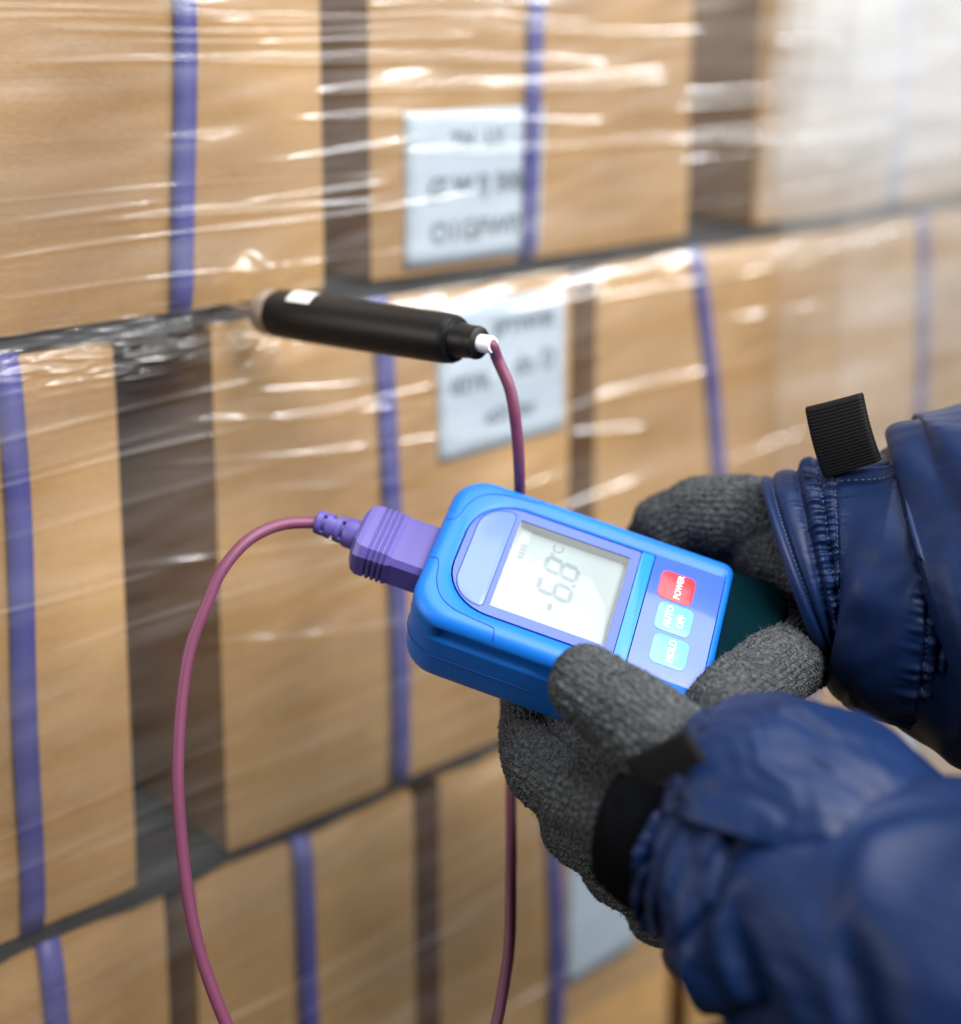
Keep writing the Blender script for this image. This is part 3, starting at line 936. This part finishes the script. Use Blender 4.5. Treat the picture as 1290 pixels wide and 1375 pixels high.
# cable
cend = A + ax * (Lh + 0.021)
pl0 = loc((0, 80.0, -17.5))
plv = MR[:, 1]
cp = [cend - ax * 0.004, cend + ax * 0.0005, at(668, 483, 0.613), at(684, 521, 0.613), at(692, 565, 0.615), at(697, 630, 0.626), at(698, 740, 0.665), at(696, 850, 0.69), at(690, 960, 0.69), at(686, 1060, 0.665), at(686, 1170, 0.64),
      at(680, 1300, 0.62), at(640, 1440, 0.60), at(520, 1540, 0.585), at(380, 1500, 0.575), at(275, 1300, 0.575), at(240, 1080, 0.58), at(249, 900, 0.588), at(281, 802, 0.594), at(304, 757, 0.598), at(338, 722, 0.604), at(380, 704, 0.612), pl0 - plv * 0.001]
V, fc = tube(catmull(cp, 360), 0.00245, 14, ref=(0.3, -1, 0.1))
obj('cable', V, fc, M_CABLE, probe)
# plug: strain relief with slots, ribbed grip, rectangular body
plug = MB()
def sect(v, uw, nw, ch):
    c_ = [(uw, -nw + ch), (uw, nw - ch), (uw - ch, nw), (-uw + ch, nw), (-uw, nw - ch), (-uw, -nw + ch), (-uw + ch, -nw), (uw - ch, -nw)]
    return np.array([(a, v, -17.5 + b) for a, b in c_])
secs = [(29.0, 13.4, 8.2, 2.2), (44.0, 13.4, 8.2, 2.2), (44.1, 13.6, 8.4, 2.4)]
for k in range(4):
    v = 46.0 + k * 2.3
    secs += [(v, 14.4, 9.2, 3.2), (v + 0.45, 13.6, 8.4, 3.0), (v + 0.95, 13.6, 8.4, 3.0), (v + 1.4, 14.4, 9.2, 3.2)]
secs += [(57.5, 14.4, 9.2, 3.4), (59.8, 13.4, 8.8, 3.8), (61.6, 10.2, 7.2, 4.0)]
V = np.vstack([sect(*s_) for s_ in secs])
fc = grid_faces(len(secs), 8) + [tuple(range(8)), tuple(range((len(secs) - 1) * 8, len(secs) * 8))]
pg = obj('plug', loc(V), fc, M_VIOLET, probe, smooth=False)
bv = pg.modifiers.new('edges', 'BEVEL'); bv.width = 0.0004; bv.segments = 2; bv.limit_method = 'ANGLE'; bv.angle_limit = 0.6
# strain relief
pr = [(60.5, 6.6), (66.5, 6.2), (67.5, 5.6)]
for k in range(3):
    v = 67.6 + k * 4.1
    pr += [(v + 0.1, 3.6), (v + 1.3, 3.6), (v + 1.4, 5.5 - .2 * k), (v + 3.9, 5.3 - .2 * k)]
pr += [(80.3, 4.2), (80.7, 2.8)]
seg = 24
th = np.linspace(0, 2 * np.pi, seg, endpoint=False)
V = np.vstack([np.c_[r_ * np.cos(th), np.full(seg, v_), -17.5 + r_ * np.sin(th)] for v_, r_ in pr])
fc = grid_faces(len(pr), seg) + [tuple(range(seg)), tuple(range((len(pr) - 1) * seg, len(pr) * seg))]
sr = sharp(obj('strain_relief', loc(V), fc, M_VIOLET, probe), 40)
mb = MB()
for k in range(3):
    for half in (0, 1):
        vv = 68.3 + k * 4.1
        a0 = half * math.pi + (math.pi / 2 if k % 2 else 0) + 0.7
        tt = np.linspace(a0 - 0.75, a0 + 0.75, 8)
        V = []
        for (dv, r_) in ((-0.75, 3.4), (-0.75, 5.35 - .2 * k), (0.75, 5.35 - .2 * k), (0.75, 3.4)):
            V.append(np.c_[r_ * np.cos(tt), np.full(8, vv + dv), -17.5 + r_ * np.sin(tt)])
        V = np.vstack(V)
        mb.add(loc(V), grid_faces(4, 8, False) + [(0, 8, 16, 24), (7, 15, 23, 31)])
mb.build('relief_bridges', M_VIOLET, sr, False)

# ------------------------------------------------------------------ person: gloved hands and sleeves
person = empty('person', at(1250, 1150, 0.5), 'person in navy padded jacket and grey knit gloves holding up the blue meter', 'person')

def cone_capsule(a, b, ra, rb, seg=18):
    """tapered limb piece with round ends"""
    a, b = np.asarray(a, float), np.asarray(b, float)
    L = np.linalg.norm(b - a)
    ax_ = (b - a) / L
    ref = np.array([0, 0, 1.0]) if abs(ax_[2]) < 0.9 else np.array([1.0, 0, 0])
    e1 = nrm(np.cross(ax_, ref)); e2 = np.cross(ax_, e1)
    rows = []
    for t in np.linspace(-np.pi / 2, 0, 7)[1:]:
        rows.append((ra * math.sin(t), ra * math.cos(t)))
    for t in np.linspace(0, np.pi / 2, 7)[:-1]:
        rows.append((L + rb * math.sin(t), rb * math.cos(t)))
    th_ = np.linspace(0, 2 * np.pi, seg, endpoint=False)
    V = [a + ax_ * x + r * (np.cos(th_)[:, None] * e1 + np.sin(th_)[:, None] * e2) for x, r in rows]
    V = np.vstack(V + [[a - ax_ * ra], [b + ax_ * rb]])
    n = len(rows)
    fc = grid_faces(n, seg)
    fc += [(n * seg, (j + 1) % seg, j) for j in range(seg)]
    fc += [(n * seg + 1, (n - 1) * seg + j, (n - 1) * seg + (j + 1) % seg) for j in range(seg)]
    return V, fc

def remeshed(V, fc, voxel, smooth_it):
    me = bpy.data.meshes.new('shape')
    me.from_pydata(np.asarray(V).tolist(), [], fc)
    bm = bmesh.new(); bm.from_mesh(me); bmesh.ops.recalc_face_normals(bm, faces=bm.faces); bm.to_mesh(me); bm.free()
    o = bpy.data.objects.new('shape', me)
    C.objects.link(o)
    md = o.modifiers.new('r', 'REMESH'); md.mode = 'VOXEL'; md.voxel_size = voxel
    sm = o.modifiers.new('s', 'SMOOTH'); sm.factor = 0.5; sm.iterations = smooth_it
    dg = bpy.context.evaluated_depsgraph_get()
    ev = o.evaluated_get(dg)
    me2 = bpy.data.meshes.new_from_object(ev)
    bpy.data.objects.remove(o)
    bpy.data.meshes.remove(me)
    return me2

def glove(name, chains, refs, label, seed, n_fibres):
    """chains: lists of (point, radius); the whole hand is one continuous skin"""
    mb = MB()
    for ch in chains:
        for (p, r), (p2, r2) in zip(ch[:-1], ch[1:]):
            mb.add(*cone_capsule(p, p2, r, r2))
    me = remeshed(np.vstack(mb.v), mb.f, 0.00055, 18)
    n = len(me.vertices)
    co = np.empty(n * 3); me.vertices.foreach_get('co', co); co = co.reshape(-1, 3)
    no = np.empty(n * 3); me.vertices.foreach_get('normal', no); no = no.reshape(-1, 3)
    best = np.full(n, 1e9); ku = np.zeros(n); kv = np.zeros(n)
    for ci, ch in enumerate(chains):
        s_acc = 0.0
        rm = np.mean([r for _, r in ch])
        nw = max(8, round(2 * np.pi * rm / 0.0027))
        ref = np.asarray(refs[ci], float)
        for (p, r), (p2, r2) in zip(ch[:-1], ch[1:]):
            p = np.asarray(p); p2 = np.asarray(p2)
            L = np.linalg.norm(p2 - p); t = (p2 - p) / L
            x = np.clip((co - p) @ t, 0, L)
            rad = co - p - x[:, None] * t
            d = np.linalg.norm(rad, axis=1) - (r + (r2 - r) * x / L)
            e1 = nrm(ref - (ref @ t) * t); e2 = np.cross(t, e1)
            ang = np.arctan2(rad @ e2, rad @ e1)
            xs = (co - p) @ t
            upd = d < best
            best[upd] = d[upd]
            ku[upd] = (ang[upd] / (2 * np.pi)) * nw
            kv[upd] = (s_acc + xs[upd]) / 0.0024
            s_acc += L
    # soft creases of the fabric
    dsp = 0.0007 * snoise(co * 45, seed, 3) + 0.00025 * snoise(co * 260, seed + 1, 2)
    wob_ = snoise(co * 150, seed + 5, 2)
    uu_ = ku + 0.22 * wob_
    x_ = np.abs(uu_ - np.floor(uu_) - 0.5)
    lp_ = 0.5 + 0.5 * np.sin(2 * np.pi * (kv + 0.35 * wob_ + 1.5 * x_))
    dsp += 0.00125 * (1 - 4 * x_ ** 2) * (0.45 + 0.55 * lp_) * np.clip(1 - best / 0.004, 0, 1) * (0.75 + 0.35 * snoise(co * 90, seed + 8, 2))
    co2 = co + no * dsp[:, None]
    off = root_loc(person)
    me.vertices.foreach_set('co', (co2 - off).ravel())
    for nm, arr in (('knit_u', ku), ('knit_v', kv)):
        at_ = me.attributes.new(nm, 'FLOAT', 'POINT')
        at_.data.foreach_set('value', arr.astype(np.float32))
    me.polygons.foreach_set('use_smooth', np.ones(len(me.polygons), bool))
    me.materials.clear(); me.materials.append(M_KNIT)
    me.name = name
    me.update()
    o = bpy.data.objects.new(name, me)
    C.objects.link(o)
    o.parent = person
    o['label'] = label
    # loose wool fibres
    r_ = np.random.default_rng(seed)
    idx = r_.integers(0, n, n_fibres)
    p0 = co2[idx]
    nn = no[idx]
    rd = r_.normal(size=(n_fibres, 3))
    tg = rd - (rd * nn).sum(1)[:, None] * nn
    tg /= np.linalg.norm(tg, axis=1)[:, None]
    ln = r_.gamma(2.0, 0.00075, n_fibres)[:, None] + 0.0004
    lean = r_.uniform(0.3, 1.6, n_fibres)[:, None]
    p1 = p0 + ln * 0.5 * (nn * 0.8 + tg * lean)
    p2_ = p0 + ln * (nn * r_.uniform(0.1, 1.0, n_fibres)[:, None] + tg * lean * 1.2)
    sd = np.cross(nn, tg)
    w = r_.uniform(0.00004, 0.00008, n_fibres)[:, None]
    V = np.stack([p0 - nn * 0.0003 - sd * w, p0 - nn * 0.0003 + sd * w, p1 + sd * w * 0.8, p1 - sd * w * 0.8, p2_], 1).reshape(-1, 3)
    base = np.arange(n_fibres) * 5
    fcs = [f for b_i in base for f in ((b_i, b_i + 1, b_i + 2, b_i + 3), (b_i + 3, b_i + 2, b_i + 4))]
    me3 = bpy.data.meshes.new('wool_fuzz')
    me3.from_pydata((V - off).tolist(), [], fcs)
    me3.materials.append(M_FUZZ)
    fo = bpy.data.objects.new('wool_fuzz', me3)
    C.objects.link(fo)
    fo.parent = o
    fo['kind'] = 'stuff'
    return o

mm = 0.001
def ch(*pts):
    return [(at(px, py, d), r * mm) for px, py, d, r in pts]
# lower hand: thumb on the face edge, fingers folded under and behind the meter
handA = [
    ch((789, 921, 0.541, 14.2), (838, 955, 0.531, 15.5), (893, 1000, 0.526, 17.5), (950, 1065, 0.522, 19.5)),               # thumb
    ch((712, 930, 0.637, 12.0), (716, 1008, 0.598, 13.5), (724, 1030, 0.588, 14.0), (770, 1060, 0.565, 15.0), (835, 1088, 0.545, 18.0), (900, 1100, 0.535, 21)),   # index
    ch((800, 985, 0.650, 12.0), (762, 1075, 0.618, 13.0), (772, 1110, 0.604, 13.5), (820, 1130, 0.580, 16.0), (890, 1135, 0.555, 20)),              # middle
    ch((850, 1040, 0.655, 11.5), (812, 1140, 0.625, 12.5), (826, 1170, 0.612, 13.0), (870, 1180, 0.59, 15.5), (930, 1170, 0.565, 20)),               # ring
    ch((900, 1090, 0.655, 11.0), (868, 1195, 0.632, 11.5), (880, 1225, 0.62, 12.0), (915, 1225, 0.60, 14.0), (950, 1200, 0.575, 19)),                   # little
    ch((850, 1075, 0.545, 19.0), (900, 1105, 0.540, 23.0), (960, 1140, 0.535, 24.0), (1030, 1175, 0.52, 25.0)),                          # palm to wrist
    ch((845, 1005, 0.552, 15.0), (790, 1010, 0.585, 14.0), (750, 985, 0.605, 12.0)),                    # web of the thumb
]
gA = glove('glove', handA, [FWD, (0, 0, 1), FWD, FWD, FWD, FWD, FWD], 'grey knit glove with thumb on the meter edge and folded fingers below', 11, 12000)
# upper hand: index and fingers behind the far edge, thumb along the near end
handB = [
    ch((868, 790, 0.690, 12.5), (878, 738, 0.680, 13.5), (896, 706, 0.670, 15.0), (942, 690, 0.662, 16.2), (1005, 694, 0.655, 18.0), (1070, 725, 0.645, 20.0)),   # index
    ch((900, 840, 0.700, 12.0), (925, 778, 0.688, 13.5), (965, 745, 0.680, 15.0), (1020, 755, 0.665, 18.0), (1085, 765, 0.65, 20)),  # middle
    ch((945, 880, 0.700, 12.0), (985, 822, 0.690, 13.5), (1040, 800, 0.675, 17.0), (1095, 800, 0.655, 20)),                       # ring
    ch((990, 915, 0.695, 11.5), (1020, 870, 0.685, 12.5), (1065, 840, 0.67, 16.0), (1105, 820, 0.655, 19)),                       # little
    ch((962, 957, 0.553, 13.0), (1000, 928, 0.569, 14.5), (1045, 893, 0.594, 15.5), (1088, 862, 0.624, 17.0), (1135, 825, 0.645, 21)),  # thumb
    ch((1055, 738, 0.648, 23.0), (1090, 765, 0.640, 29.0), (1150, 775, 0.625, 30.0)),                                           # palm to wrist
]
gB = glove('glove', handB, [FWD, FWD, FWD, FWD, FWD, FWD], 'grey knit glove wrapped round the lower end of the meter', 23, 12000)

def sleeve_tube(name, path, mat_, parent, n_s, n_t, rfun, ref=(0, 0, 1), t0=0.0, t1=2 * np.pi, closed=True, thick=0.0, fold_in=None):
    """lofted cloth tube; path rows are (px, py, d, r mm); rfun(theta, f, P) adds to the radius in metres"""
    path = np.asarray(path, float)
    pts = np.array([np.r_[at(a, b, c), r] for a, b, c, r in path])
    P = catmull(pts, n_s)
    cen, r = P[:, :3], P[:, 3] * mm
    t, a, b = frames(cen, ref)
    if closed:
        th_ = np.linspace(0, 2 * np.pi, n_t, endpoint=False)
    else:
        th_ = np.linspace(t0, t1, n_t)
    f = np.linspace(0, 1, n_s)[:, None]
    D = np.cos(th_)[None, :, None] * a[:, None] + np.sin(th_)[None, :, None] * b[:, None]
    base = cen[:, None] + r[:, None, None] * D
    rr = r[:, None] + rfun(th_[None, :] + 0 * f, f + 0 * th_[None, :], base)
    V = cen[:, None] + rr[..., None] * D
    o = obj(name, V.reshape(-1, 3), grid_faces(n_s, n_t, closed), mat_, parent)
    if thick:
        md = o.modifiers.new('thickness', 'SOLIDIFY'); md.thickness = thick; md.offset = -1
    return o, V, D

def bell(x, c, w):
    return np.exp(-((x - c) / w) ** 2)

# ---- upper sleeve
B_PATH = [(1067, 771, 0.627, 41.0), (1097, 762, 0.625, 41.3), (1130, 759, 0.623, 44.0), (1166, 768, 0.620, 51.5), (1212, 780, 0.617, 57.0), (1266, 787, 0.613, 57.0)]
def b_band(th_, f, P):
    z = np.stack([np.cos(th_) * 2, np.sin(th_) * 2, f * 3], -1)
    g = snoise(np.stack([np.cos(th_) * 9, np.sin(th_) * 9, f * 2.5], -1), 61, 2)
    g2 = snoise(np.stack([np.cos(th_) * 13, np.sin(th_) * 13, f * 3.0], -1), 63, 2)
    r = np.zeros_like(f)
    r += 0.0016 * (bell(f, 0.055, 0.045)) + 0.0016 * bell(f, 0.155, 0.045) - 0.0012 * bell(f, 0.105, 0.016) - 0.0016 * bell(f, 0.215, 0.02)
    r += 0.0016 * bell(f, 0.255, 0.03)
    gath = bell(f, 0.30, 0.07) + 0.62 * bell(f, 0.91, 0.08)
    r += -0.0012 * bell(f, 0.31, 0.010) - 0.0012 * bell(f, 0.365, 0.010) - 0.0018 * bell(f, 0.90, 0.012) - 0.0016 * bell(f, 0.965, 0.012)
    r += 0.0030 * gath * g + 0.0016 * gath * g2
    hem = bell(th_, 0.30, 0.05) - 0.9 * bell(th_, 0.40, 0.02) - 0.6 * bell(th_, 0.19, 0.025)
    r += 0.0030 * hem / (1 + np.exp(-(f - 0.27) / 0.01)) / (1 + np.exp((f - 0.95) / 0.01))
    r += 0.0006 * g * bell(th_, 0.42, 0.16) * bell(f, 0.6, 0.4)
    r += 0.0022 * bell(f, 0.62, 0.2) * (1 + 0.8 * snoise(z * 0.6, 65, 3))
    return r
bandB, VB, DB = sleeve_tube('sleeve', B_PATH, M_NAVY, person, 190, 560, b_band, thick=0.0012)
bandB['label'] = 'navy gathered cuff end of the upper sleeve'
# stitches round the two cuff ribs
def ring_stitches(name, V, row, mat_, parent, step, on, lift, D, size=0.00016):
    mb_ = MB()
    n = V.shape[1]
    j = 0
    while j < n:
        k = np.arange(j, j + on + 1) % n
        p = V[row, k] + D[row, k] * lift
        mb_.add(*tube(p, size, 5, ref=(0.1, 0.2, 1)))
        j += step
    o = mb_.build(name, mat_, parent)
    o['kind'] = 'stuff'
    return o
ring_stitches('stitching', VB, 20, M_STITCH, bandB, 4, 2, 0.0001, DB)
ring_stitches('stitching', VB, 59, M_STITCH, bandB, 4, 2, 0.0001, DB)
ring_stitches('stitching', VB, 69, M_STITCH, bandB, 4, 2, 0.0001, DB)
mb = MB()
for j in (20, 33):
    for i in range(52, 168, 4):
        mb.add(*tube(VB[i:i + 3, j] + DB[i:i + 3, j] * 0.0001, 0.00016, 5, ref=(0.1, 0.2, 1)))
st = mb.build('stitching', M_STITCH, bandB)
st['kind'] = 'stuff'
ring_stitches('stitching', VB, 171, M_STITCH, bandB, 4, 2, 0.0001, DB)
# puffy arm behind the band
B_ARM = [(1236, 797, 0.6160, 52.0), (1248, 794, 0.6152, 62.0), (1266, 791, 0.6140, 71.0), (1310, 789, 0.6115, 77.0), (1420, 800, 0.602, 80.0), (1620, 855, 0.575, 82), (1900, 940, 0.52, 84)]
def b_arm(th_, f, P):
    g = snoise(np.stack([np.cos(th_) * 7, np.sin(th_) * 7, f * 6], -1), 71, 2)
    return 0.003 * snoise(np.stack([np.cos(th_) * .8, np.sin(th_) * .8, f * 4], -1), 73, 2) + 0.0018 * g * bell(f, 0.03, 0.05) + 0.0003 * g
armB, _, _ = sleeve_tube('sleeve', B_ARM, M_NAVY, person, 120, 260, b_arm, thick=0.0012)
armB['label'] = 'padded navy upper arm sleeve at the right edge'
sleeve_tube('sleeve_lining', [(1205, 786, 0.617, 50.0), (1245, 795, 0.616, 58.0), (1290, 802, 0.614, 64.5), (1350, 812, 0.610, 68.0), (1480, 830, 0.60, 70), (1650, 870, 0.572, 72)], M_NAVY, armB, 50, 120,
            lambda t_, f, P: 0.002 * snoise(np.stack([np.cos(t_), np.sin(t_), f * 3], -1), 77, 2), thick=0.001)

# webbing loop on the upper cuff: ribbed tape folded over
def webbing(name, corners, ribs, parent, thick=0.0011, gap=0.0035, bow_=0.0022):
    """corners: bottom-left, bottom-right, top-right, top-left in space"""
    bl, br, tr, tl = [np.asarray(c_) for c_ in corners]
    n_s, n_w = ribs * 6, 14
    nrmv = nrm(np.cross(br - bl, tl - bl))
    if nrmv @ (CAM - bl) < 0:
        nrmv = -nrmv
    prof_ = []
    for k in range(n_s + 1):
        f = k / n_s
        if f <= 0.46:
            y, o_ = f / 0.46 * 0.97, gap / 2
        elif f >= 0.54:
            y, o_ = (1 - f) / 0.46 * 0.97, -gap / 2
        else:
            a_ = (f - 0.46) / 0.08 * math.pi
            y, o_ = 0.97 + 0.03 * math.sin(a_), gap / 2 * math.cos(a_)
        prof_.append((y, o_ , f))
    V = []
    for y, o_, f in prof_:
        rib = 0.00022 * math.cos(f * ribs * 2 * math.pi)
        for w in np.linspace(0, 1, n_w):
            p = (bl * (1 - w) + br * w) * (1 - y) + (tl * (1 - w) + tr * w) * y
            bow = bow_ * (math.sin(y * math.pi) + 0.35 * math.sin(w * math.pi))
            edge = -0.0002 if w in (0, 1) else 0
            V.append(p + nrmv * (o_ + bow + (rib + edge) * (1 if o_ > 0 else -1)))
    o = obj(name, V, grid_faces(n_s + 1, n_w, False), M_WEB, parent)
    md = o.modifiers.new('thickness', 'SOLIDIFY'); md.thickness = thick; md.offset = 0
    return o
webbing('webbing_loop', (at(1108, 640, 0.604), at(1182, 618, 0.592), at(1157, 529, 0.590), at(1083, 548, 0.602)), 44, bandB)

# ---- lower sleeve
innerA, _, _ = sleeve_tube('shaded_inner_cuff', [(846, 1104, 0.530, 23.5), (885, 1122, 0.522, 26.0), (950, 1150, 0.512, 27.0), (1040, 1190, 0.495, 28)], M_CUFF_SHADE, person, 40, 160,
                     lambda t_, f, P: 0.0006 * np.sin(t_ * 60) + 0.001 * snoise(np.stack([np.cos(t_) * 2, np.sin(t_) * 2, f * 4], -1), 81, 2), thick=0.001)  # inner cuff whose near-black colour stands in for shade in the sleeve opening
A_ARM = [(932, 1128, 0.508, 27.0), (940, 1135, 0.506, 31.0), (962, 1154, 0.502, 35.0), (1003, 1184, 0.496, 39.5), (1070, 1220, 0.487, 44.0), (1165, 1255, 0.478, 50.0), (1310, 1310, 0.463, 57.0), (1480, 1380, 0.445, 61.0), (1750, 1500, 0.41, 66)]
def a_arm(th_, f, P):
    cy, sy = np.cos(th_), np.sin(th_)
    r = 0.0030 * snoise(np.stack([cy * 0.9, sy * 0.9, f * 4.5], -1), 91, 3)
    # pulled creases running down the sleeve from the cuff
    for c0, w0, tc, amp, sk in ((0.16, 0.02, 1.9, 0.0050, 0.10), (0.30, 0.022, 2.1, 0.0055, 0.14), (0.40, 0.02, 1.2, 0.0025, 0.10), (0.52, 0.025, 1.8, 0.0045, 0.12), (0.10, 0.014, 1.3, 0.0022, 0.06), (0.68, 0.03, 1.6, 0.004, 0.1)):
        tt = np.abs(((np.abs(th_ if False else ((th_ + np.pi) % (2 * np.pi) - np.pi))) - tc))
        r -= 1.5 * amp * np.exp(-((f - c0 + sk * (tt)) / w0) ** 2) * np.exp(-(tt / 0.55) ** 2)
    g = snoise(np.stack([cy * 8, sy * 8, f * 5], -1), 95, 2)
    r += 0.0009 * g * bell(f, 0.02, 0.05) + 0.0002 * g
    return r
armA, VA, DA = sleeve_tube('sleeve', A_ARM, M_NAVY, person, 220, 320, a_arm, thick=0.0012)
armA['label'] = 'padded navy lower sleeve with deep creases'
# cuff flap over the wrist
A_FLAP = [(915, 1085, 0.516, 31.0), (945, 1092, 0.513, 37.0), (980, 1100, 0.509, 42.0), (1020, 1112, 0.505, 45.5), (1070, 1128, 0.500, 46.0), (1120, 1145, 0.495, 45.0), (1180, 1170, 0.489, 40.5), (1230, 1190, 0.484, 36.0)]
def a_flap(th_, f, P):
    g = snoise(np.stack([np.cos(th_) * 8, np.sin(th_) * 8, f * 2.5], -1), 101, 2)
    r = 0.0014 * bell(f, 0.03, 0.03) - 0.0010 * bell(f, 0.10, 0.012) - 0.0010 * bell(f, 0.16, 0.012) + 0.0010 * g * bell(f, 0.13, 0.08)
    r += 0.0022 * bell(f, 0.55, 0.3) * snoise(np.stack([np.cos(th_) * 1.5, np.sin(th_) * 1.5, f * 3], -1), 103, 3)
    return r
def flap_range():
    # theta sign that turns towards the viewer
    pts = np.array([at(a, b, c) for a, b, c, _ in A_FLAP])
    t, a, b = frames(pts, (0, 0, 1))
    return 1.0 if b[3] @ (-FWD) > 0 else -1.0
sg = flap_range()
flapA, VF, DF = sleeve_tube('cuff_flap', A_FLAP, M_NAVY2, armA, 110, 200, a_flap, t0=-sg * 2.0, t1=sg * 1.12, closed=False, thick=0.0018)
mb = MB()
for row in (11, 18):
    j = 4
    while j < 192:
        mb.add(*tube(VF[row, j:j + 4] + DF[row, j:j + 4] * 0.0001, 0.00017, 5, ref=(0.1, 0.2, 1)))
        j += 6
st = mb.build('stitching', M_STITCH, armA)
st['kind'] = 'stuff'
webbing('webbing_tab', (at(866, 1058, 0.488), at(948, 1020, 0.474), at(922, 980, 0.476), at(838, 1020, 0.490)), 20, armA, gap=0.0012, bow_=0.0006)
